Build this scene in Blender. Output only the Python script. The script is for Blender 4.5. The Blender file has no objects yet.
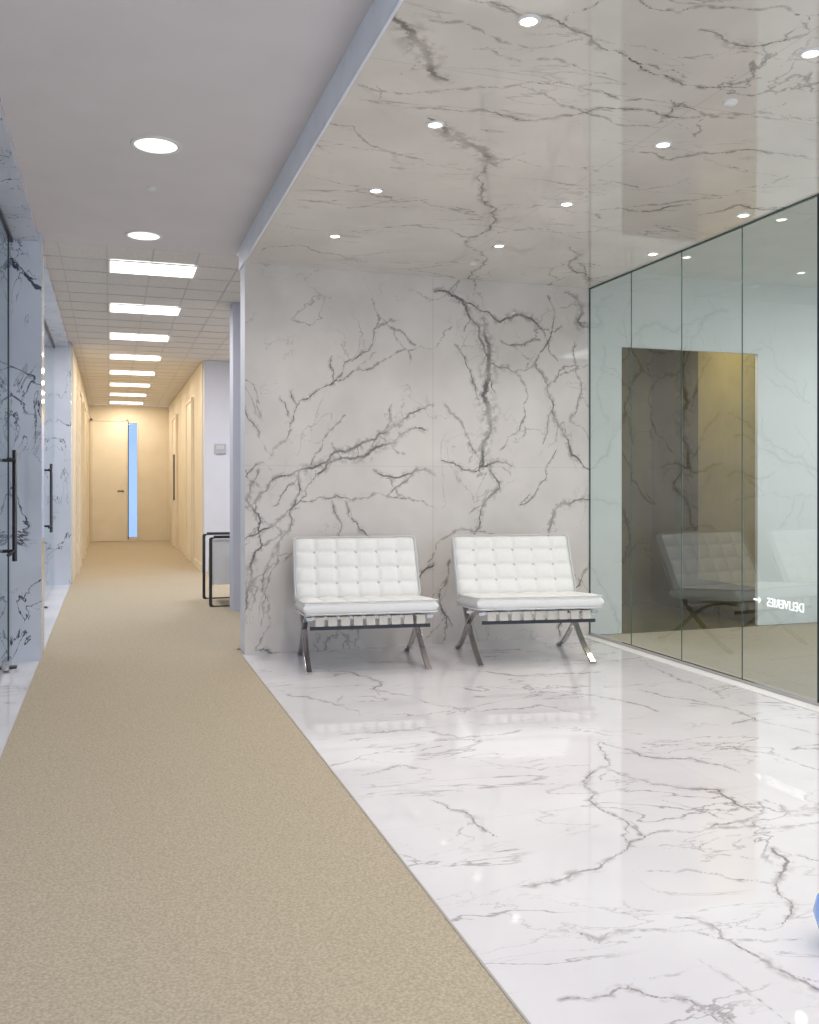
import bpy, bmesh, math, random
import numpy as np
from mathutils import Vector, Matrix

scene = bpy.context.scene
TH = math.radians(18.12); S = math.sin(TH); C = math.cos(TH); F = 915.0; EYE = 1.1
ZM = 2.557     # marble ceiling height
ZC = 2.70      # corridor ceiling height
XW0, XG, YW = 0.836, 3.365, 6.0   # marble wall left end, glass plane, marble wall plane
XC0, XC1 = -0.42, 0.81            # carpet edges
YEND = 19.0

# ------------------------------------------------------------------ helpers
def link(o, parent=None):
    scene.collection.objects.link(o)
    if parent is not None:
        o.parent = parent
    return o

def empty(name, loc=(0, 0, 0), rz=0.0):
    e = bpy.data.objects.new(name, None)
    e.empty_display_size = 0.1
    e.location = loc
    e.rotation_euler = (0, 0, rz)
    return link(e)

def mesh_obj(name, verts, faces, mat, parent=None, smooth=False):
    me = bpy.data.meshes.new(name)
    me.from_pydata([tuple(v) for v in verts], [], faces)
    me.update()
    if smooth:
        me.polygons.foreach_set('use_smooth', [True] * len(me.polygons))
    o = bpy.data.objects.new(name, me)
    if mat: me.materials.append(mat)
    return link(o, parent)

def box(name, lo, hi, mat, parent=None, bevel=0.0):
    x0, y0, z0 = lo; x1, y1, z1 = hi
    v = [(x0,y0,z0),(x1,y0,z0),(x1,y1,z0),(x0,y1,z0),(x0,y0,z1),(x1,y0,z1),(x1,y1,z1),(x0,y1,z1)]
    f = [(0,3,2,1),(4,5,6,7),(0,1,5,4),(1,2,6,5),(2,3,7,6),(3,0,4,7)]
    o = mesh_obj(name, v, f, mat, parent)
    if bevel > 0:
        m = o.modifiers.new('bevel', 'BEVEL'); m.width = bevel; m.segments = 3; m.limit_method = 'ANGLE'
    return o

def tube(name, pts, r, mat, parent=None, seg=14, closed=False):
    pts = [Vector(p) for p in pts]; n = len(pts); V = []; Fc = []
    for i, p in enumerate(pts):
        a = pts[(i-1) % n] if (closed or i > 0) else p
        b = pts[(i+1) % n] if (closed or i < n-1) else p
        t = (b - a).normalized()
        up = Vector((0, 0, 1)) if abs(t.z) < 0.9 else Vector((0, 1, 0))
        s1 = t.cross(up).normalized(); s2 = t.cross(s1)
        for k in range(seg):
            an = 2*math.pi*k/seg
            V.append(p + r*(math.cos(an)*s1 + math.sin(an)*s2))
    m = n if closed else n-1
    for i in range(m):
        for k in range(seg):
            a = i*seg+k; b = i*seg+(k+1) % seg
            c2 = ((i+1) % n)*seg+(k+1) % seg; d = ((i+1) % n)*seg+k
            Fc.append((a, b, c2, d))
    if not closed:
        Fc.append(tuple(range(seg))); Fc.append(tuple(range((n-1)*seg, n*seg)))
    return mesh_obj(name, V, Fc, mat, parent, True)

def lathe(name, prof, mat, parent=None, seg=40, loc=(0,0,0)):
    V = []; Fc = []
    for r, z in prof:
        for k in range(seg):
            a = 2*math.pi*k/seg
            V.append((loc[0]+r*math.cos(a), loc[1]+r*math.sin(a), loc[2]+z))
    for i in range(len(prof)-1):
        for k in range(seg):
            Fc.append((i*seg+k, i*seg+(k+1) % seg, (i+1)*seg+(k+1) % seg, (i+1)*seg+k))
    return mesh_obj(name, V, Fc, mat, parent, True)

def disc(name, c, r, mat, parent=None, seg=36):
    V = [(c[0]+r*math.cos(2*math.pi*k/seg), c[1]+r*math.sin(2*math.pi*k/seg), c[2]) for k in range(seg)]
    return mesh_obj(name, V, [tuple(reversed(range(seg)))], mat, parent)

# ------------------------------------------------------------------ materials
def new_mat(name):
    m = bpy.data.materials.new(name); m.use_nodes = True
    nt = m.node_tree; b = nt.nodes['Principled BSDF']
    return m, nt, b

def ramp_noise(nt, scale, c0, c1, detail=6, lo=0.35, hi=0.65, vec=None):
    n = nt.nodes.new('ShaderNodeTexNoise'); n.inputs['Scale'].default_value = scale; n.inputs['Detail'].default_value = detail
    if vec is not None: nt.links.new(vec, n.inputs['Vector'])
    r = nt.nodes.new('ShaderNodeValToRGB')
    r.color_ramp.elements[0].position = lo; r.color_ramp.elements[1].position = hi
    r.color_ramp.elements[0].color = (*c0, 1); r.color_ramp.elements[1].color = (*c1, 1)
    nt.links.new(n.outputs['Fac'], r.inputs['Fac'])
    return r.outputs['Color'], n

def paint(name, col, rough=0.6, var=0.04, scale=3, bump=0.0, metal=0.0, spec=0.5):
    m, nt, b = new_mat(name)
    geo = nt.nodes.new('ShaderNodeNewGeometry')
    c0 = tuple(x*(1-var) for x in col); c1 = tuple(min(1, x*(1+var)) for x in col)
    o, _ = ramp_noise(nt, scale, c0, c1, vec=geo.outputs['Position'])
    nt.links.new(o, b.inputs['Base Color'])
    b.inputs['Roughness'].default_value = rough; b.inputs['Metallic'].default_value = metal
    b.inputs['Specular IOR Level'].default_value = spec
    if bump > 0:
        n = nt.nodes.new('ShaderNodeTexNoise'); n.inputs['Scale'].default_value = 220
        nt.links.new(geo.outputs['Position'], n.inputs['Vector'])
        bp = nt.nodes.new('ShaderNodeBump'); bp.inputs['Strength'].default_value = bump; bp.inputs['Distance'].default_value = 0.004
        nt.links.new(n.outputs['Fac'], bp.inputs['Height']); nt.links.new(bp.outputs['Normal'], b.inputs['Normal'])
    return m

def emis(name, col, st):
    m, nt, b = new_mat(name)
    b.inputs['Base Color'].default_value = (*col, 1)
    b.inputs['Emission Color'].default_value = (*col, 1); b.inputs['Emission Strength'].default_value = st
    return m

def glass(name, tint, ior=2.0, rcol=(0.98, 1, 0.99)):
    m, nt, b = new_mat(name); nt.nodes.remove(b)
    out = nt.nodes['Material Output']
    t = nt.nodes.new('ShaderNodeBsdfTransparent'); t.inputs['Color'].default_value = (*tint, 1)
    g = nt.nodes.new('ShaderNodeBsdfGlossy'); g.inputs['Roughness'].default_value = 0.0; g.inputs['Color'].default_value = (*rcol, 1)
    fr = nt.nodes.new('ShaderNodeFresnel'); fr.inputs['IOR'].default_value = ior
    mx = nt.nodes.new('ShaderNodeMixShader')
    nt.links.new(fr.outputs[0], mx.inputs[0]); nt.links.new(t.outputs[0], mx.inputs[1]); nt.links.new(g.outputs[0], mx.inputs[2])
    nt.links.new(mx.outputs[0], out.inputs['Surface'])
    return m

def marble(name, base_lo, base_hi, vein, rough=0.06, seams=(), fine=0.55, seamcol=0.6, stretch=(0.8, 1.9, 1.0), ior=1.5, strength=1.0, mlo=0.43):
    m, nt, b = new_mat(name); N = nt.nodes; L = nt.links
    def math_(op, a, bb=None, cc=None, clamp=False):
        n = N.new('ShaderNodeMath'); n.operation = op; n.use_clamp = clamp
        for i, x in enumerate((a, bb, cc)):
            if x is None: continue
            if isinstance(x, (int, float)): n.inputs[i].default_value = x
            else: L.new(x, n.inputs[i])
        return n.outputs[0]
    def mrange(v, a0, a1, b0, b1):
        n = N.new('ShaderNodeMapRange'); n.interpolation_type = 'SMOOTHSTEP'; n.clamp = True
        L.new(v, n.inputs[0])
        for i, x in enumerate((a0, a1, b0, b1)): n.inputs[i+1].default_value = x
        return n.outputs[0]
    def noise(scale, detail=6, rough_=0.55, vec=None, dist=0.0):
        n = N.new('ShaderNodeTexNoise'); n.inputs['Scale'].default_value = scale
        n.inputs['Detail'].default_value = detail; n.inputs['Roughness'].default_value = rough_; n.inputs['Distortion'].default_value = dist
        L.new(vec if vec is not None else pos, n.inputs['Vector'])
        return n.outputs['Fac']
    geo = N.new('ShaderNodeNewGeometry'); pos = geo.outputs['Position']
    at = N.new('ShaderNodeAttribute'); at.attribute_name = 'veinq'
    q = at.outputs['Fac']
    # attribute stores 8 - q (zero = no vein anywhere near)
    q = math_('SUBTRACT', 8.0, q)
    q2 = math_('ADD', q, math_('MULTIPLY', math_('SUBTRACT', noise(60, 5), 0.5), 3.2))
    core = mrange(q2, 0.5, 2.0, strength, 0.0)
    core = math_('MULTIPLY', core, mrange(noise(3.5, 4), 0.33, 0.60, 0.35, 1.0))
    halo = math_('MULTIPLY', mrange(q, 1.0, 7.5, 0.55*strength, 0.0), mrange(noise(22, 7), 0.43, 0.62, 0.0, 1.0))
    # faint free network
    mp = N.new('ShaderNodeMapping'); L.new(pos, mp.inputs[0]); mp.inputs['Rotation'].default_value = (0.5, 0.35, 0.6); mp.inputs['Scale'].default_value = stretch
    n1 = noise(1.3, 9, 0.55, mp.outputs[0], 0.6)
    f1 = mrange(math_('ABSOLUTE', math_('SUBTRACT', n1, 0.5)), 0.001, 0.006, 1.0, 0.0)
    f1 = math_('MULTIPLY', f1, mrange(noise(1.7, 3), mlo, mlo+0.17, 0.0, fine))
    n2 = noise(2.2, 9, 0.57, mp.outputs[0], 0.9)
    f2 = mrange(math_('ABSOLUTE', math_('SUBTRACT', n2, 0.46)), 0.0, 0.007, 0.7, 0.0)
    f2 = math_('MULTIPLY', f2, mrange(noise(2.3, 2), mlo+0.05, mlo+0.21, 0.0, fine))
    v = math_('MAXIMUM', math_('MAXIMUM', core, halo), math_('MAXIMUM', f1, f2))
    base, _ = ramp_noise(nt, 2.2, base_lo, base_hi, 8, 0.3, 0.7, pos)
    mx = N.new('ShaderNodeMix'); mx.data_type = 'RGBA'
    L.new(v, mx.inputs[0]); L.new(base, mx.inputs[6]); mx.inputs[7].default_value = (*vein, 1)
    col = mx.outputs[2]
    if seams:
        sp = N.new('ShaderNodeSeparateXYZ'); L.new(pos, sp.inputs[0])
        sv = None
        for ax, val, w in seams:
            a = math_('LESS_THAN', math_('ABSOLUTE', math_('SUBTRACT', sp.outputs[ax], val)), w)
            sv = a if sv is None else math_('MAXIMUM', sv, a)
        m2 = N.new('ShaderNodeMix'); m2.data_type = 'RGBA'; m2.blend_type = 'MULTIPLY'
        L.new(math_('MULTIPLY', sv, 0.7), m2.inputs[0]); L.new(col, m2.inputs[6]); m2.inputs[7].default_value = (seamcol, seamcol, seamcol*1.03, 1)
        col = m2.outputs[2]
    L.new(col, b.inputs['Base Color'])
    b.inputs['Roughness'].default_value = rough
    b.inputs['IOR'].default_value = ior
    return m

M_WALL = marble('marble_wall_mat', (0.63, 0.58, 0.55), (0.77, 0.72, 0.685), (0.11, 0.098, 0.09), 0.035,
                seams=((0, 2.135, 0.0016), (2, 1.235, 0.0010)), fine=0.50, stretch=(1.2, 1.0, 0.9), strength=0.92, mlo=0.44)
M_CEIL = marble('marble_ceiling_mat', (0.67, 0.63, 0.585), (0.80, 0.755, 0.71), (0.14, 0.115, 0.10), 0.03,
                seams=((0, 2.135, 0.0015), (1, 3.0, 0.0015), (1, 0.6, 0.0015)), fine=0.58, stretch=(0.45, 1.25, 1.0), ior=1.75, strength=0.92, mlo=0.44)
M_FLOOR = marble('marble_floor_mat', (0.70, 0.68, 0.715), (0.79, 0.775, 0.80), (0.20, 0.165, 0.17), 0.022,
                 seams=((0, 2.135, 0.0012), (1, 4.4, 0.0012), (1, 2.8, 0.0012), (1, 1.2, 0.0012)), fine=0.60, seamcol=0.8, stretch=(0.55, 1.5, 1.0), ior=1.75, strength=0.88, mlo=0.41)
M_PIER = marble('marble_pier_mat', (0.54, 0.58, 0.68), (0.68, 0.72, 0.82), (0.06, 0.07, 0.10), 0.08, fine=1.9, stretch=(1.5, 1.3, 0.9), mlo=0.38)
M_CARPET = paint('carpet_mat', (0.45, 0.385, 0.29), 0.95, 0.15, 130, 0.5, spec=0.1)
M_CARPET2 = paint('carpet_room_mat', (0.48, 0.42, 0.33), 0.95, 0.08, 120, 0.4, spec=0.1)
M_GYP = paint('gypsum_ceiling_mat', (0.74, 0.705, 0.735), 0.9, 0.02)
M_FASCIA = paint('fascia_mat', (0.80, 0.84, 0.93), 0.4, 0.04, 9)
M_TILE = paint('acoustic_tile_mat', (0.74, 0.72, 0.70), 0.95, 0.08, 90)
M_TBAR = paint('tbar_mat', (0.60, 0.59, 0.60), 0.6, 0.02)
M_EDGE = paint('carpet_edge_mat', (0.40, 0.38, 0.36), 0.6, 0.02)
M_WARM = paint('warm_wall_mat', (0.76, 0.69, 0.56), 0.8, 0.03)
M_WARMD = paint('warm_door_mat', (0.81, 0.75, 0.63), 0.5, 0.03)
M_WHITE = paint('white_wall_mat', (0.72, 0.73, 0.80), 0.8, 0.02)
M_GREYP = paint('grey_pier_mat', (0.54, 0.56, 0.66), 0.7, 0.02)
M_PALE = paint('pale_room_wall_mat', (0.78, 0.82, 0.83), 0.8, 0.02)
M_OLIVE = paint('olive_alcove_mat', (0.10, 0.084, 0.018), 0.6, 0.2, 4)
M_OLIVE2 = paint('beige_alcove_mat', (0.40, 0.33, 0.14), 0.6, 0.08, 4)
M_LEATHER = paint('white_leather_mat', (0.82, 0.82, 0.81), 0.38, 0.015, 40, 0.04)
M_STRAP = paint('strap_leather_mat', (0.70, 0.66, 0.60), 0.5, 0.03)
M_PIPE = paint('leather_piping_mat', (0.62, 0.63, 0.66), 0.4, 0.02)
M_CHROME = paint('chrome_mat', (0.48, 0.46, 0.47), 0.12, 0.03, 3, metal=1.0)
M_DARK = paint('dark_metal_mat', (0.05, 0.05, 0.06), 0.35, 0.05, metal=0.6)
M_TRIM = paint('white_trim_mat', (0.8, 0.8, 0.8), 0.4, 0.02)
M_GLASS = glass('partition_glass_mat', (0.885, 0.92, 0.905), 2.4)
M_GLASSL = glass('door_glass_mat', (0.88, 0.94, 0.97), 1.6)
M_GEDGE = paint('glass_edge_mat', (0.04, 0.10, 0.085), 0.2, 0.05)
M_LAMP = emis('lamp_lens_mat', (1.0, 0.90, 0.74), 9)
M_LAMPC = emis('corridor_lamp_lens_mat', (1.0, 0.95, 0.95), 1.4)
M_TROF = emis('troffer_diffuser_mat', (1.0, 0.98, 0.95), 3.0)
M_LET = emis('white_glow_letter_mat', (0.95, 1.0, 1.0), 0.7)  # unlit decal letters, given their own glow to look brighter

# ------------------------------------------------------------------ marble vein survey (photo bearings -> metres on each slab)
def on_wall(p):
    t = (p[0]-409.5)/F; x = YW*(S+t*C)/(C-t*S); d = x*S+YW*C
    return (x, EYE-(p[1]-486)*d/F)
def on_level(z):
    def f(p):
        d = F*(EYE-z)/(p[1]-486); u = (p[0]-409.5)/F*d
        return (u*C+d*S, d*C-u*S)
    return f
W=[(3,[(243,508),(270,482),(300,470),(345,452),(375,440),(432,405)]),(5,[(318,474),(345,458),(380,446),(425,430)]),
(3,[(272,455),(290,425),(300,400),(330,385),(345,362),(372,345),(380,318),(372,300)]),(2,[(330,385),(352,372),(380,362),(408,350),(434,348)]),
(3,[(258,470),(246,500),(262,545),(248,590),(244,620)]),(3,[(285,515),(320,497),(352,500),(380,492),(412,500),(434,508)]),
(4,[(296,500),(290,530),(270,560),(262,590),(270,620),(256,650)]),(2,[(330,497),(342,525),(335,560),(345,590)]),(4,[(300,470),(296,500)]),
(5,[(405,600),(418,580),(434,565)]),(2,[(372,470),(395,478),(415,470),(434,475)]),(2,[(350,560),(365,600),(355,650)]),(2,[(243,400),(258,430),(272,455)]),
(2,[(310,470),(330,430),(345,415)]),(4,[(434,292),(462,300),(478,325),(484,345),(490,365)]),(6,[(484,320),(489,352),(483,395),(491,430),(482,466)]),
(5,[(482,466),(512,466)]),(5,[(490,470),(500,488),(484,505),(474,535)]),(3,[(445,405),(470,440),(482,462)]),
(3,[(487,362),(515,372),(535,362),(550,338),(548,296)]),(3,[(535,362),(548,385),(556,420),(572,455),(590,470)]),(2,[(515,372),(528,395),(520,430),(500,450)]),
(3,[(462,300),(500,322),(530,318),(548,330)]),(5,[(565,292),(580,305),(578,322),(590,328)]),(2,[(440,460),(465,470),(490,466)]),
(3,[(590,500),(560,505),(548,530),(552,560)]),(2,[(440,540),(470,530),(505,535)]),(3,[(590,560),(575,590),(560,640)]),(2,[(548,385),(560,370),(590,365)]),(2,[(440,600),(445,630),(438,650)]),(3,[(450,560),(440,590),(452,625)]),
(3,[(243,540),(262,530),(285,515)]),(2,[(243,585),(262,575),(285,560),(300,540)]),(2,[(243,478),(258,462),(272,470)]),(3,[(246,470),(262,490),(256,520)]),
(2,[(380,318),(400,330),(415,345)]),(2,[(345,500),(360,530),(380,545)]),(2,[(455,345),(470,370),(480,400)]),(2,[(500,340),(515,345),(540,340)]),(3,[(520,505),(545,480),(556,450)]),(2,[(575,340),(580,380),(570,420),(590,440)])]
CE=[(6,[(392,12),(412,32),(424,50),(446,80)]),(2,[(400,75),(420,62),(430,58)]),(7,[(428,118),(458,140),(480,148),(496,166)]),(2,[(340,82),(420,92),(500,88),(560,82),(620,100),(700,112),(819,124)]),
(2,[(360,100),(440,108),(520,120),(600,108),(680,118),(760,112),(819,118)]),(3,[(470,0),(520,15),(565,25),(600,48),(640,70),(700,88),(760,78)]),
(2,[(480,45),(520,62),(560,60),(610,75)]),(2,[(320,140),(380,150),(430,165),(500,158),(590,168)]),(3,[(300,200),(350,208),(420,200),(480,215),(540,205),(600,215)]),
(2,[(280,226),(340,232),(410,225),(470,238),(530,228),(590,240)]),(3,[(487,292),(484,262),(490,225),(483,190),(488,165)]),(3,[(548,290),(552,268),(570,262),(588,282)]),(5,[(590,285),(575,272),(582,255),(568,245)]),  # includes the wall trunk's mirror reflection, painted in as a ceiling vein
(2,[(600,210),(660,205),(720,198),(780,180),(819,178)]),(2,[(620,150),(670,160),(740,150),(819,160)]),(3,[(700,30),(740,45),(790,40),(819,30)]),(2,[(640,0),(680,12),(740,8),(819,15)]),(2,[(600,180),(640,190),(700,176)]),(2,[(262,250),(300,245),(350,258),(400,250)]),(3,[(700,215),(740,205),(800,208)]),
(2,[(430,20),(480,30),(540,48),(600,40),(680,58),(819,62)]),(2,[(520,85),(560,105),(620,125),(700,128)]),(4,[(618,208),(650,212),(690,204)])]
G=[(3,[(322,768),(360,756),(400,752),(440,746)]),(2,[(360,775),(400,765),(430,770)]),(4,[(522,886),(560,880),(600,868),(628,846),(645,836),(700,832),(760,802)]),(2,[(628,846),(700,850),(740,835)]),
(6,[(772,848),(788,862),(776,885),(792,905),(775,925)]),(4,[(680,918),(712,925),(745,950),(790,975),(819,990)]),(2,[(690,930),(740,940),(800,938),(819,945)]),(3,[(600,742),(640,756),(690,758),(740,772)]),
(3,[(640,690),(700,702),(755,720),(819,735)]),(3,[(620,772),(660,785),(720,790),(750,810)]),(2,[(750,838),(790,826),(819,822)]),(2,[(430,800),(470,815),(500,838)]),(3,[(310,668),(350,672),(375,690),(410,696)]),
(2,[(560,1000),(620,988),(690,1000),(730,1024)]),(2,[(600,742),(610,765),(590,790),(640,836)]),(2,[(420,700),(480,712),(540,705),(600,715)]),(3,[(450,670),(520,676),(600,672)]),(2,[(480,760),(540,770),(600,765)]),
(2,[(690,870),(740,880),(775,885)]),(3,[(765,800),(790,815),(819,812)]),(2,[(560,930),(600,940),(650,930),(690,930)]),(2,[(700,960),(760,1000),(790,1024)]),(3,[(640,660),(680,680),(720,692)]),(2,[(280,690),(320,700),(360,715)]),
(2,[(340,735),(400,730),(460,738),(520,730)]),(2,[(560,690),(620,700),(660,712)]),(2,[(700,745),(760,752),(819,770)]),(2,[(660,800),(700,810),(760,835)])]

def fractal(pts, rng, rough=0.15, minlen=0.022):
    pts = [np.array(p, float) for p in pts]
    while True:
        out = [pts[0]]; split = False
        for a, b in zip(pts[:-1], pts[1:]):
            d = b-a; l = np.hypot(*d)
            if l > minlen:
                n = np.array([-d[1], d[0]])
                out.append((a+b)/2 + n*rng.uniform(-rough, rough)); split = True
            out.append(b)
        pts = out
        if not split: return pts

def veined_slab(name, mp, u0, u1, v0, v1, step, veins, mat, seed, wscale=1.0, flip=False):
    rng = random.Random(seed)
    nu = int((u1-u0)/step)+1; nv = int((v1-v0)/step)+1
    U = np.linspace(u0, u1, nu); Vv = np.linspace(v0, v1, nv)
    du = U[1]-U[0]; dv = Vv[1]-Vv[0]
    q = np.full((nv, nu), 8.0)
    jobs = []
    for w, pts in veins:
        P = fractal(pts, rng); jobs.append((w, P))
        # short capillary branches leaving the main vein
        for _ in range(max(1, len(P)//26)):
            i = rng.randrange(len(P)); a = P[i]; an = rng.uniform(0, 2*math.pi); L = rng.uniform(0.06, 0.28)
            if rng.random() < 0.8:
                b = P[min(len(P)-1, i+3)]-a; an = math.atan2(b[1], b[0])+rng.choice((-1, 1))*rng.uniform(0.3, 0.9)
            e = a+L*np.array([math.cos(an), math.sin(an)])
            jobs.append((min(1.8, w*0.5), fractal([a, (a+e)/2, e], rng, 0.2)))
    for w, P in jobs:
        n = len(P); ww = 1.0
        for i, (a, b) in enumerate(zip(P[:-1], P[1:])):
            t = i/max(1, n-1)
            ww += rng.uniform(-0.22, 0.22); ww = min(1.9, max(0.40, ww))
            wd = w*0.0013*wscale*ww*(0.5+0.5*math.sin(math.pi*min(1, max(0, t*0.9+0.08))))
            R = 8*wd
            lo = np.minimum(a, b)-R; hi = np.maximum(a, b)+R
            i0 = max(0, int((lo[0]-u0)/du)); i1 = min(nu, int((hi[0]-u0)/du)+2)
            j0 = max(0, int((lo[1]-v0)/dv)); j1 = min(nv, int((hi[1]-v0)/dv)+2)
            if i0 >= i1 or j0 >= j1: continue
            X, Y = np.meshgrid(U[i0:i1], Vv[j0:j1])
            d = b-a; L2 = max(1e-12, d@d)
            tt = np.clip(((X-a[0])*d[0]+(Y-a[1])*d[1])/L2, 0, 1)
            dist = np.hypot(X-a[0]-tt*d[0], Y-a[1]-tt*d[1])
            q[j0:j1, i0:i1] = np.minimum(q[j0:j1, i0:i1], dist/wd)
    X, Y = np.meshgrid(U, Vv)
    co = mp(X.ravel(), Y.ravel())
    idx = np.arange(nu*nv).reshape(nv, nu)
    a = idx[:-1, :-1].ravel(); b = idx[:-1, 1:].ravel(); c2 = idx[1:, 1:].ravel(); d2 = idx[1:, :-1].ravel()
    fc = np.stack([a, d2, c2, b] if flip else [a, b, c2, d2], 1).astype(np.int32)
    me = bpy.data.meshes.new(name)
    me.vertices.add(nu*nv); me.vertices.foreach_set('co', co.astype(np.float32).ravel())
    me.loops.add(fc.size); me.loops.foreach_set('vertex_index', fc.ravel())
    me.polygons.add(len(fc)); me.polygons.foreach_set('loop_start', np.arange(0, fc.size, 4, dtype=np.int32))
    me.polygons.foreach_set('loop_total', np.full(len(fc), 4, np.int32))
    me.update(calc_edges=True)
    at = me.attributes.new('veinq', 'FLOAT', 'POINT'); at.data.foreach_set('value', (8.0-q).astype(np.float32).ravel())
    me.materials.append(mat)
    return link(bpy.data.objects.new(name, me))

wv = [(w, [on_wall(p) for p in ps]) for w, ps in W]
fc_ = on_level(ZM); cv = [(w, [fc_(p) for p in ps]) for w, ps in CE]
ff_ = on_level(0.0); gv = [(w, [ff_(p) for p in ps]) for w, ps in G]

veined_slab('wall_back', lambda x, z: np.stack([x, np.full_like(x, YW), z], 1), XW0, XG, 0, ZM, 0.006, wv, M_WALL, 3, 1.10)
veined_slab('ceiling_marble', lambda x, y: np.stack([x, y, np.full_like(x, ZM)], 1), XW0, XG+0.0, -1.2, YW, 0.008, cv, M_CEIL, 5, 0.88, flip=True)
veined_slab('floor_marble', lambda x, y: np.stack([x, y, np.full_like(x, 0.0)], 1), XC1, XG, -1.2, YW, 0.007, gv, M_FLOOR, 8, 0.86)

# ------------------------------------------------------------------ shell
YB = -1.2
box('floor', (-5, YB, -0.12), (8, YEND+0.2, -0.004), M_CARPET2)
box('floor_carpet', (XC0, YB, -0.004), (XC1, YEND, 0.006), M_CARPET)
box('floor_carpet_side', (XC1, YW+0.22, -0.004), (3.2, YEND, 0.006), M_CARPET)
box('floor_marble_strip', (-0.60, YB, -0.004), (XC0, 10.8, 0.002), M_FLOOR)
box('trim_carpet', (XC1-0.003, YB, -0.003), (XC1+0.003, YW, 0.008), M_EDGE)
# marble wall body (behind the veined face) with end return
box('wall_back_core', (XW0, YW+0.003, 0), (XG, YW+0.22, ZC), M_WHITE)
# marble ceiling upper slab + fascia
box('trim_fascia', (XW0-0.012, YB, ZM-0.004), (XW0-0.001, YW+0.22, ZC), M_FASCIA)
box('ceiling_marble_core', (XW0, YB, ZM+0.003), (XG, YW, ZC), M_GYP)
# corridor ceilings
YT = 6.42
box('ceiling_corridor', (-0.43, YB, ZC), (XW0, YT, ZC+0.05), M_GYP)
box('ceiling_tile', (-0.43, YT, ZC+0.004), (3.2, YEND, ZC+0.05), M_TILE)
g = empty('ceiling_grid')
xs = [-0.02+0.305*k for k in range(-1, 9)]
for i, x in enumerate(xs):
    box('tee_long_%d' % i, (x-0.004, YT, ZC-0.0005), (x+0.004, YEND, ZC+0.006), M_TBAR, g)
y = YT; i = 0
while y < YEND:
    box('tee_cross_%d' % i, (-0.43, y-0.004, ZC-0.0005), (3.2, y+0.004, ZC+0.0055), M_TBAR, g); y += 0.408; i += 1
# recess soffit left
box('ceiling_recess', (-0.62, YB, ZC-0.06), (-0.43, 10.8, ZC+0.05), M_PIER)

# left piers
box('wall_left_pier', (-4.5, 6.2, 0), (-0.41, 6.45, ZC), M_PIER)
box('wall_left_pier_far', (-4.5, 10.8, 0), (-0.41, 11.1, ZC), M_PIER)
box('wall_left_far', (-0.60, 11.1, 0), (-0.40, YEND, ZC), M_WARM)
box('wall_left_office', (-4.6, YB, 0), (-4.5, 11.1, ZC), M_PALE)
box('ceiling_office', (-4.5, 3.0, ZC), (-0.62, 11.1, ZC+0.05), M_GYP)

# end wall with door and slit window
wy0, wy1 = YEND, YEND+0.15
box('wall_end', (-0.6, wy0, 0), (0.345, wy1, ZC), M_WARM)
box('wall_end_side', (0.52, wy0, 0), (1.3, wy1, ZC), M_WARM)
box('wall_end_sill', (0.345, wy0, 0), (0.52, wy1, 0.08), M_WARM)
box('wall_end_lintel', (0.345, wy0, 2.35), (0.52, wy1, ZC), M_WARM)
wd = empty('window_1')
box('frame_left', (0.335, wy0-0.02, 0.05), (0.352, wy1, 2.38), M_DARK, wd)
box('frame_right', (0.513, wy0-0.02, 0.05), (0.53, wy1, 2.38), M_WARMD, wd)
box('pane', (0.35, wy0+0.05, 0.08), (0.515, wy0+0.06, 2.35), glass('window_glass_mat', (0.66, 0.78, 1.0), 1.4), wd)
dr = empty('door_1')
box('leaf', (-0.33, wy0-0.03, 0.01), (0.31, wy0-0.003, 2.38), M_WARMD, dr, 0.004)
box('jamb_left', (-0.37, wy0-0.045, 0.0), (-0.33, wy0-0.003, 2.42), M_WARM, dr)
box('jamb_right', (0.31, wy0-0.045, 0.0), (0.334, wy0-0.003, 2.42), M_WARM, dr)
box('head', (-0.37, wy0-0.045, 2.38), (0.334, wy0-0.003, 2.42), M_WARM, dr)
tube('lever', [(0.25, wy0-0.03, 1.0), (0.25, wy0-0.08, 1.0), (0.14, wy0-0.08, 1.0)], 0.012, M_DARK, dr)
# corridor right side
box('wall_right_far', (1.12, 12.0, 0), (1.3, YEND, ZC), M_WARM)
box('wall_right_return', (1.14, 11.9, 0), (3.2, 12.0, ZC), M_WHITE)
box('wall_right_outer', (3.2, YW+0.2, 0), (3.3, 12.0, ZC), M_WHITE)
box('wall_right_pier', (1.02, 8.06, 0), (1.35, 8.30, ZC), M_GREYP)
for k, yy in enumerate((13.2, 16.4)):
    d = empty('door_%d' % (k+2))
    box('leaf', (1.095, yy, 0.01), (1.118, yy+0.9, 2.3), M_WARMD, d)
    box('jamb_near', (1.08, yy-0.05, 0), (1.119, yy, 2.35), M_WARM, d)
    box('jamb_far', (1.08, yy+0.9, 0), (1.119, yy+0.95, 2.35), M_WARM, d)
    box('head', (1.08, yy, 2.3), (1.119, yy+0.9, 2.35), M_WARM, d)
    if k == 1: box('pull', (1.05, yy+0.08, 0.85), (1.075, yy+0.11, 1.65), M_DARK, d)
for k, yy in enumerate((12.2, 14.6, 17.0)):
    d = empty('door_%d' % (k+4))
    box('leaf', (-0.398, yy, 0.01), (-0.375, yy+0.9, 2.3), M_WARMD, d)
    box('jamb_near', (-0.399, yy-0.05, 0), (-0.36, yy, 2.35), M_WARM, d)
    box('jamb_far', (-0.399, yy+0.9, 0), (-0.36, yy+0.95, 2.35), M_WARM, d)
    box('head', (-0.399, yy, 2.3), (-0.36, yy+0.9, 2.35), M_WARM, d)
box('baseboard_right', (1.108, 12.0, 0.006), (1.119, 13.14, 0.1), M_WARMD)
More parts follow.
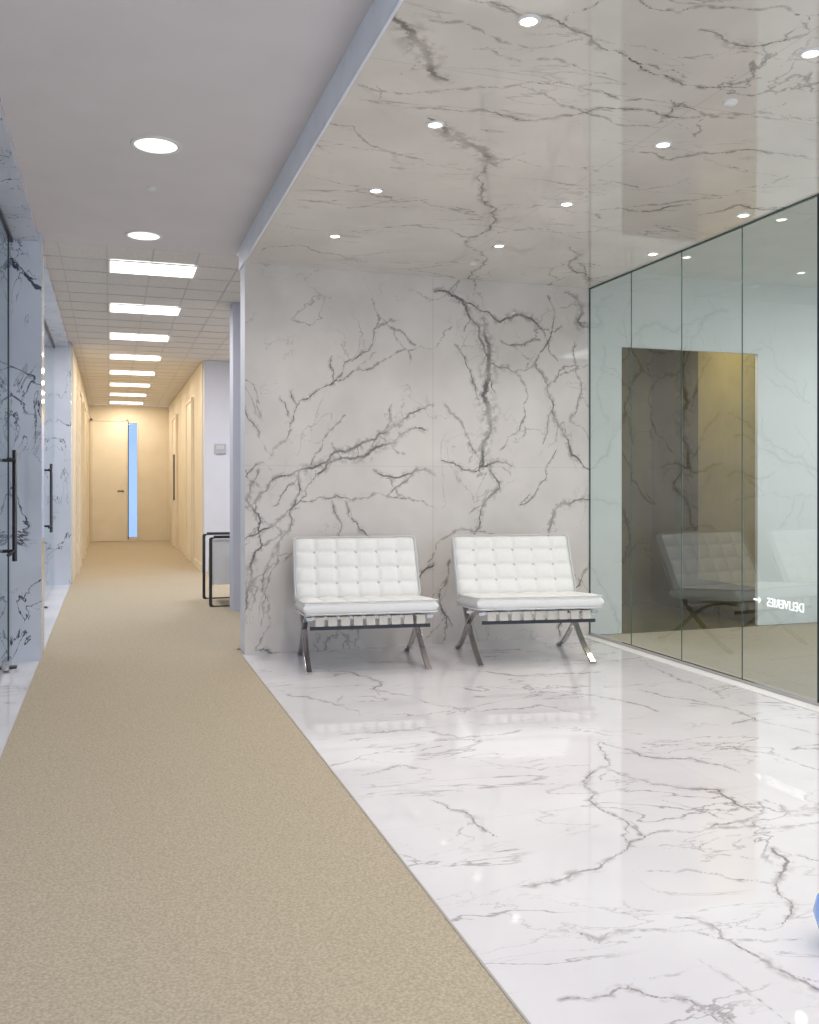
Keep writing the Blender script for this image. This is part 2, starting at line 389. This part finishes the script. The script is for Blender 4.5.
# thermostat is a fitting of the wall it is mounted on
th = empty('wall_thermostat')
box('case', (1.27, 11.875, 1.51), (1.41, 11.9005, 1.64), paint('thermostat_mat', (0.45, 0.45, 0.5), 0.5), th, 0.006)
box('display', (1.29, 11.871, 1.57), (1.39, 11.876, 1.62), M_TBAR, th)

# ------------------------------------------------------------------ room beyond right glass
TW = 0.03
box('wall_alcove_left', (XG, YW, 0), (3.63, YW+TW, 2.75), M_PALE)
box('wall_alcove_right', (4.85, YW, 0), (7.6, YW+TW, 2.75), M_PALE)
box('wall_alcove_header', (3.63, YW, 2.14), (4.85, YW+TW, 2.75), M_PALE)
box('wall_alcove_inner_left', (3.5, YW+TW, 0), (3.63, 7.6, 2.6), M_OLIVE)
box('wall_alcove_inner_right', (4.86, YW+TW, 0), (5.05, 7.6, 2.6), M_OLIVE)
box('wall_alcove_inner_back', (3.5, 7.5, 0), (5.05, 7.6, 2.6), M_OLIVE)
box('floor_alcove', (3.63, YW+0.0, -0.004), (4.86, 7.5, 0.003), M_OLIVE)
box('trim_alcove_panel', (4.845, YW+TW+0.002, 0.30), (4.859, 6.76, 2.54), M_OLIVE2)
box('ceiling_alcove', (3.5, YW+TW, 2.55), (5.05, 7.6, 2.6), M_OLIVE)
box('wall_east', (7.6, YB, 0), (7.7, YW+0.15, 2.75), M_PALE)
box('ceiling_east_room', (XG, YB, 2.70), (7.7, YW+0.15, 2.8), M_PALE)

# right glass partition
gp = empty('glass_partition')
seam = [YW-0.0, 5.43, 4.855, 4.285, 3.71, 3.135, 2.56, 1.985, 1.41, 0.835, 0.26]
for i in range(len(seam)-1):
    a, b = seam[i], seam[i+1]
    mesh_obj('pane_%d' % i, [(XG-0.006, a-0.002, 0.02), (XG-0.006, b+0.002, 0.02), (XG-0.006, b+0.002, ZM-0.007), (XG-0.006, a-0.002, ZM-0.007)], [(0,1,2,3)], M_GLASS, gp)
    box('joint_%d' % i, (XG-0.007, b-0.0022, 0.02), (XG-0.002, b+0.0022, ZM-0.007), M_GEDGE, gp)
box('joint_wall', (XG-0.009, YW-0.008, 0.0), (XG, YW-0.001, ZM), M_GEDGE, gp)
box('top_channel', (XG-0.010, 0.2, ZM-0.009), (XG+0.004, YW, ZM-0.001), M_GEDGE, gp)
box('bottom_channel', (XG-0.014, 0.2, 0.0), (XG+0.01, YW, 0.02), M_CHROME, gp)
box('stile', (XG-0.012, 3.690, 0.0), (XG+0.004, 3.702, ZM), M_DARK, gp)
box('trim_glass_curb', (XG-0.10, 0.2, 0.0005), (XG-0.016, YW-0.002, 0.004), M_TRIM)

# lettering on the glass, reads from the room behind it
sg = empty('deliveries_sign', (XG-0.009, 3.80, 0.455), math.radians(90))
cu = bpy.data.curves.new('lettering', 'FONT'); cu.body = 'DELIVERIES'; cu.size = 0.066; cu.extrude = 0.001
cu.space_character = 1.08
to = bpy.data.objects.new('lettering', cu); link(to, sg); to.rotation_euler = (math.radians(90), 0, 0); cu.materials.append(M_LET)
to.scale = (0.80, 1, 1)
arr = [(0.325,0.025),(0.345,0.045),(0.345,0.03),(0.385,0.03),(0.385,0.02),(0.345,0.02),(0.345,0.005)]
mesh_obj('arrow', [(x, 0, z) for x, z in arr], [tuple(range(7))], M_LET, sg)

# ------------------------------------------------------------------ left glass doors
def glass_front(name, x, y0, y1, doors):
    e = empty(name)
    mesh_obj('pane', [(x, y0, 0.015), (x, y1, 0.015), (x, y1, ZC-0.07), (x, y0, ZC-0.07)], [(0,1,2,3)], M_GLASSL, e)
    box('top_rail', (x-0.02, y0, ZC-0.08), (x+0.01, y1, ZC-0.06), M_DARK, e)
    for k, (ya, hp) in enumerate(doors):
        box('edge_%d' % k, (x-0.006, ya-0.006, 0.015), (x+0.004, ya+0.006, ZC-0.08), M_DARK, e)
        box('patch_bottom_%d' % k, (x-0.02, ya-0.17, 0.01), (x+0.02, ya-0.008, 0.07), M_CHROME, e, 0.004)
        box('pivot_%d' % k, (x-0.05, ya-0.06, 0.002), (x+0.05, ya-0.0, 0.012), M_DARK, e)
        tube('pull_%d' % k, [(x+0.055, hp, 0.66), (x+0.055, hp, 1.31)], 0.014, M_DARK, e)
        for zz in (0.72, 1.25):
            tube('post_%d_%d' % (k, int(zz*100)), [(x-0.01, hp, zz), (x+0.055, hp, zz)], 0.01, M_DARK, e)
            tube('bar_%d_%d' % (k, int(zz*100)), [(x+0.055, hp, zz), (x+0.055, hp-0.35, zz)], 0.009, M_DARK, e)
    return e
glass_front('glass_entrance', -0.585, YB, 6.2, [(6.02, 5.80), (4.2, 4.0)])
glass_front('glass_entrance', -0.585, 6.45, 10.8, [(8.9, 9.3)])

# ------------------------------------------------------------------ lounge chairs
def cushion(name, Wd, Ln, T, nx, ny, M, parent, amp=0.018):
    def samples(n, cells):
        t = np.linspace(0, 1, n)
        e = np.array([0.002, 0.005, 0.01, 0.018, 0.03])
        return np.unique(np.concatenate([t, e, 1-e]))
    us = samples(nx*10+1, nx); vs = samples(ny*10+1, ny)
    E = lambda t: math.sqrt(max(0.0, 1-abs(2*t-1)**22))
    V = []; Fc = []; nu, nv = len(us), len(vs)
    for side in (1, -1):
        for v in vs:
            for u in us:
                cell = (abs(math.sin(math.pi*u*nx))*abs(math.sin(math.pi*v*ny)))**0.45
                e = E(u)*E(v)
                z = side*(T/2*e) + side*amp*(cell-0.6)*e*(1 if side > 0 else 0.3)
                V.append(M @ Vector(((u-0.5)*Wd, (v-0.5)*Ln, z)))
    off = nu*nv
    for j in range(nv-1):
        for i in range(nu-1):
            a = j*nu+i
            Fc.append((a, a+1, a+nu+1, a+nu))
            Fc.append((off+a, off+a+nu, off+a+nu+1, off+a+1))
    o = mesh_obj(name, V, Fc, M_LEATHER, parent, True)
    bm = bmesh.new(); bm.from_mesh(o.data); bmesh.ops.remove_doubles(bm, verts=bm.verts, dist=1e-5); bm.to_mesh(o.data); bm.free()
    # piping loops and buttons
    for s_, nm in ((1, 'top'), (-1, 'bottom')):
        k = 0.497; r = 0.03; pts = []
        for cx, cy, a0 in ((1,1,0), (-1,1,90), (-1,-1,180), (1,-1,270)):
            for q in range(5):
                an = math.radians(a0+q*22.5)
                pts.append(M @ Vector((cx*(k*Wd-r)+r*math.cos(an), cy*(k*Ln-r)+r*math.sin(an), s_*T*0.40)))
        tube(name+'_piping_'+nm, pts, 0.0045, M_PIPE, parent, 8, True)
    bv = []; bf = []
    for i in range(1, nx):
        for j in range(1, ny):
            c0 = Vector(((i/nx-0.5)*Wd, (j/ny-0.5)*Ln, T/2-amp*0.6))
            base = len(bv)
            for ring, (rr, zz) in enumerate(((0.011, 0), (0.009, 0.004), (0.004, 0.006))):
                for k in range(8):
                    an = k*math.pi/4
                    bv.append(M @ (c0+Vector((rr*math.cos(an), rr*math.sin(an), zz))))
            for ring in range(2):
                for k in range(8):
                    bf.append((base+ring*8+k, base+ring*8+(k+1) % 8, base+(ring+1)*8+(k+1) % 8, base+(ring+1)*8+k))
            bf.append(tuple(base+16+k for k in range(8)))
    mesh_obj(name+'_buttons', bv, bf, M_PIPE, parent, True)

def catmull(pts, n=10):
    P = [pts[0]]+list(pts)+[pts[-1]]; out = []
    for i in range(1, len(P)-2):
        p0, p1, p2, p3 = [np.array(q, float) for q in P[i-1:i+3]]
        for k in range(n):
            t = k/n
            out.append(0.5*((2*p1)+(-p0+p2)*t+(2*p0-5*p1+4*p2-p3)*t*t+(-p0+3*p1-3*p2+p3)*t**3))
    out.append(np.array(pts[-1], float)); return out

def flat_bar(name, prof, x, w, th, mat, parent):
    P = catmull(prof); V = []; Fc = []
    for i, p in enumerate(P):
        a = P[max(0, i-1)]; b = P[min(len(P)-1, i+1)]; t = (b-a)/np.linalg.norm(b-a); n = np.array([-t[1], t[0]])*th/2
        for sx, sn in ((-1, -1), (1, -1), (1, 1), (-1, 1)):
            q = p+n*sn; V.append((x+sx*w/2, q[0], max(0.0, q[1])))
    for i in range(len(P)-1):
        for k in range(4):
            Fc.append((i*4+k, i*4+(k+1) % 4, (i+1)*4+(k+1) % 4, (i+1)*4+k))
    Fc.append((0, 1, 2, 3)); Fc.append(tuple(4*(len(P)-1)+k for k in range(4)))
    o = mesh_obj(name, V, Fc, mat, parent)
    m = o.modifiers.new('b', 'BEVEL'); m.width = 0.002; m.segments = 2
    return o

def lounge_chair(loc, rz):
    e = empty('tufted_lounge_chair', loc, rz)
    A = [(-0.34, 0.004), (-0.25, 0.045), (-0.13, 0.115), (0.0, 0.215), (0.11, 0.325), (0.20, 0.44), (0.27, 0.56), (0.315, 0.69)]
    B = [(-0.37, 0.325), (-0.25, 0.318), (-0.12, 0.283), (0.0, 0.215), (0.09, 0.145), (0.18, 0.078), (0.26, 0.03), (0.34, 0.004)]
    for s_, nm in ((-1, 'left'), (1, 'right')):
        flat_bar('frame_back_bar_'+nm, A, s_*0.358, 0.034, 0.015, M_CHROME, e)
        flat_bar('frame_seat_bar_'+nm, B, s_*0.358, 0.033, 0.0152, M_CHROME, e)
    box('crossbar_front', (-0.358, -0.376, 0.262), (0.358, -0.362, 0.282), M_DARK, e)
    box('crossbar_rear', (-0.358, 0.05, 0.26), (0.358, 0.062, 0.29), M_CHROME, e)
    box('crossbar_top', (-0.358, 0.300, 0.66), (0.358, 0.312, 0.69), M_CHROME, e)
    box('crossbar_lumbar', (-0.358, 0.19, 0.43), (0.358, 0.202, 0.46), M_CHROME, e)
    for k in range(9):
        x = -0.30+k*0.075
        V = []; prof = [(0.055, 0.292), (-0.335, 0.337), (-0.380, 0.337), (-0.382, 0.284), (-0.352, 0.282), (-0.352, 0.288), (-0.374, 0.292), (-0.374, 0.329), (-0.335, 0.331), (0.055, 0.286)]
        V = [(x-0.026, a, b) for a, b in prof]+[(x+0.026, a, b) for a, b in prof]; n = len(prof)
        Fc = [(i, (i+1) % n, n+(i+1) % n, n+i) for i in range(n)]+[tuple(range(n)), tuple(range(n, 2*n))]
        mesh_obj('seat_strap_%d' % k, V, Fc, M_STRAP, e)
    for k in range(6):
        z0 = 0.47+k*0.034
        yy = 0.195+(z0-0.44)*0.47
        box('back_strap_%d' % k, (-0.34, yy+0.004, z0), (0.34, yy+0.008, z0+0.024), M_STRAP, e)
    # seat cushion
    a = Vector((0, -0.42, 0.392)); b = Vector((0, 0.20, 0.345)); d = (b-a)
    ang = math.atan2(d.z, d.y)
    M = Matrix.Translation((a+b)/2) @ Matrix.Rotation(ang, 4, 'X')
    cushion('seat_cushion', 0.80, d.length, 0.086, 6, 5, M, e)
    a = Vector((0, 0.125, 0.37)); b = Vector((0, 0.315, 0.752)); d = (b-a)
    ang = math.atan2(d.z, d.y)
    M = Matrix.Translation((a+b)/2) @ Matrix.Rotation(ang, 4, 'X')
    cushion('back_cushion', 0.81, d.length, 0.085, 6, 4, M, e)
    return e
lounge_chair((1.498, 5.55, 0.0), math.radians(-6.5))
lounge_chair((2.548, 5.43, 0.0), math.radians(-9))

# ------------------------------------------------------------------ armchair in the side bay
def armchair(loc):
    e = empty('armchair', loc)
    W2, H, D = 0.68, 0.63, 0.62     # along x, z, y
    for yy, nm in ((0.0, 'near'), (D, 'far')):
        pts = []
        r = 0.02
        for cx, cz, a0 in ((W2-r, H-r, 0), (r, H-r, 90), (r, r+0.0, 180), (W2-r, r+0.0, 270)):
            for q in range(5):
                an = math.radians(a0+q*22.5); pts.append((cx+r*math.cos(an), cz+r*math.sin(an)))
        V = []; n = len(pts); cxm, czm = W2/2, H/2
        inner = []
        for x, z in pts:
            inner.append((cxm+(x-cxm)*(1-0.08), czm+(z-czm)*(1-0.035)))
        for (x, z) in pts: V.append((x, yy-0.008, z))
        for (x, z) in inner: V.append((x, yy-0.008, z))
        for (x, z) in pts: V.append((x, yy+0.008, z))
        for (x, z) in inner: V.append((x, yy+0.008, z))
        Fc = []
        for i in range(n):
            j = (i+1) % n
            Fc += [(i, j, n+j, n+i), (2*n+i, 3*n+i, 3*n+j, 2*n+j), (i, 2*n+i, 2*n+j, j), (n+i, n+j, 3*n+j, 3*n+i)]
        mesh_obj('side_frame_'+nm, V, Fc, M_DARK, e)
        box('arm_pad_'+nm, (0.04, yy-0.025, H), (W2-0.15, yy+0.025, H+0.015), M_DARK, e, 0.005)
    box('seat', (0.05, 0.012, 0.24), (W2-0.02, D-0.012, 0.44), M_LEATHER, e, 0.03)
    box('backrest', (W2-0.14, 0.012, 0.40), (W2-0.02, D-0.012, 0.80), M_LEATHER, e, 0.03)
    box('side_panel', (0.030, 0.009, 0.20), (W2-0.04, 0.03, 0.61), M_LEATHER, e, 0.004)
    box('stretcher', (0.3, 0.0, 0.012), (0.33, D, 0.026), M_DARK, e)
    return e
armchair((0.85, 8.42, 0.006))

# ------------------------------------------------------------------ vase at right edge
vz = empty('blue_glass_bowl', (1.655, 1.745, 0.0))
lathe('foot', [(0.0, 0.0), (0.045, 0.0), (0.045, 0.008), (0.018, 0.016), (0.02, 0.02), (0, 0.02)], paint('brown_wood_mat', (0.16, 0.08, 0.04), 0.5), vz)
lathe('bowl', [(0.0, 0.02), (0.03, 0.022), (0.055, 0.045), (0.066, 0.08), (0.058, 0.115), (0.04, 0.135), (0.036, 0.135), (0.052, 0.112), (0.060, 0.08), (0.05, 0.05), (0.0, 0.03)], paint('blue_bowl_mat', (0.30, 0.48, 0.95), 0.15), vz)

# ------------------------------------------------------------------ light fixtures
def ring(name, c, r0, r1, h, mat, parent):
    return lathe(name, [(r0, -0.0005), (r0, -h), (r1-0.002, -h*0.8), (r1, -0.0003)], mat, parent, 36, c)

def spot(parent, loc, W_, ang, col, r=0.04):
    l = bpy.data.lights.new('lamp', 'SPOT'); l.energy = W_; l.spot_size = math.radians(ang); l.spot_blend = 1.0
    l.color = col; l.shadow_soft_size = r
    o = bpy.data.objects.new('lamp', l); o.location = loc; link(o, parent)

def downlight(x, y, z, r, mat, W_, ang, col):
    e = empty('recessed_downlight', (x, y, z))
    ring('trim', (0, 0, 0), r, r*1.2 if r > 0.05 else r*1.45, 0.006, M_TRIM, e)
    disc('lens', (0, 0, -0.003), r, mat, e)
    if W_ > 0: spot(e, (0, 0, -0.03), W_, ang, col)

for x, yo in ((1.245, 5.20), (2.24, 5.10), (3.235, 4.98)):
    for k in range(7):
        yy = yo-0.865*k
        downlight(x, yy, ZM, 0.027, M_LAMP, 17, 150, (1.0, 0.93, 0.85))
for yy in (4.45, 6.08, 2.8, 1.15, -0.4):
    downlight(0.205, yy, ZC, 0.098, M_LAMPC, 15, 150, (1.0, 0.95, 0.95))
for x, y, z in ((2.235, 2.92, ZM), (2.25, 5.55, ZM), (0.21, 5.1, ZC)):
    e = empty('ceiling_sprinkler', (x, y, z))
    lathe('cap', [(0.0, -0.012), (0.022, -0.011), (0.028, -0.004), (0.029, -0.0002)], M_TRIM, e, 24)

def troffer(y0, warm, W_):
    e = empty('ceiling_troffer', (0.30, y0+0.24, ZC))
    a, b = 0.315, 0.20
    box('diffuser', (-a+0.015, -b+0.015, -0.006), (a-0.015, b-0.015, -0.003), M_TROF, e)
    box('frame_l', (-a, -b, -0.009), (-a+0.015, b, -0.002), M_TRIM, e)
    box('frame_r', (a-0.015, -b, -0.009), (a, b, -0.002), M_TRIM, e)
    box('frame_n', (-a+0.015, -b, -0.009), (a-0.015, -b+0.015, -0.002), M_TRIM, e)
    box('frame_f', (-a+0.015, b-0.015, -0.009), (a-0.015, b, -0.002), M_TRIM, e)
    l = bpy.data.lights.new('lamp', 'AREA'); l.energy = W_; l.size = 0.38; l.color = (1.0, 0.84, 0.65) if warm else (1.0, 0.95, 0.9)
    o = bpy.data.objects.new('lamp', l); o.location = (0, 0, -0.02); link(o, e)
for k in range(8):
    troffer(6.75+1.63*k, k >= 3, 16 if k < 3 else 12)

def area(name, loc, rot, sx, sy, W_, col):
    l = bpy.data.lights.new(name, 'AREA'); l.shape = 'RECTANGLE'; l.size = sx; l.size_y = sy; l.energy = W_; l.color = col
    o = bpy.data.objects.new(name, l); o.location = loc; o.rotation_euler = rot; link(o)
area('east_room_lamp', (5.9, 3.5, 2.66), (0, 0, 0), 1.5, 3, 70, (0.96, 1.0, 1.0))
area('alcove_lamp', (4.2, 6.30, 2.52), (0, 0, 0), 0.3, 0.3, 11, (1.0, 0.88, 0.55))
area('bay_lamp', (2.2, 9.8, 2.68), (0, 0, 0), 1.0, 1.5, 45, (0.9, 0.93, 1.0))
area('office_lamp', (-2.5, 8.5, 2.66), (0, 0, 0), 1.5, 2, 40, (0.75, 0.87, 1.0))

# ------------------------------------------------------------------ world
w = bpy.data.worlds.new('World'); scene.world = w; w.use_nodes = True
bg = w.node_tree.nodes['Background']
bg.inputs[0].default_value = (0.78, 0.87, 1.0, 1); bg.inputs[1].default_value = 1.25

# ------------------------------------------------------------------ camera
cam = bpy.data.cameras.new('Camera'); co = bpy.data.objects.new('Camera', cam); link(co)
co.location = (0, 0, EYE); co.rotation_euler = (math.radians(90), 0, -TH)
cam.sensor_width = 36; cam.lens = F/1024*36; cam.shift_y = -26/1024; cam.clip_start = 0.02
scene.camera = co
scene.view_settings.view_transform = 'Standard'
scene.view_settings.look = 'None'
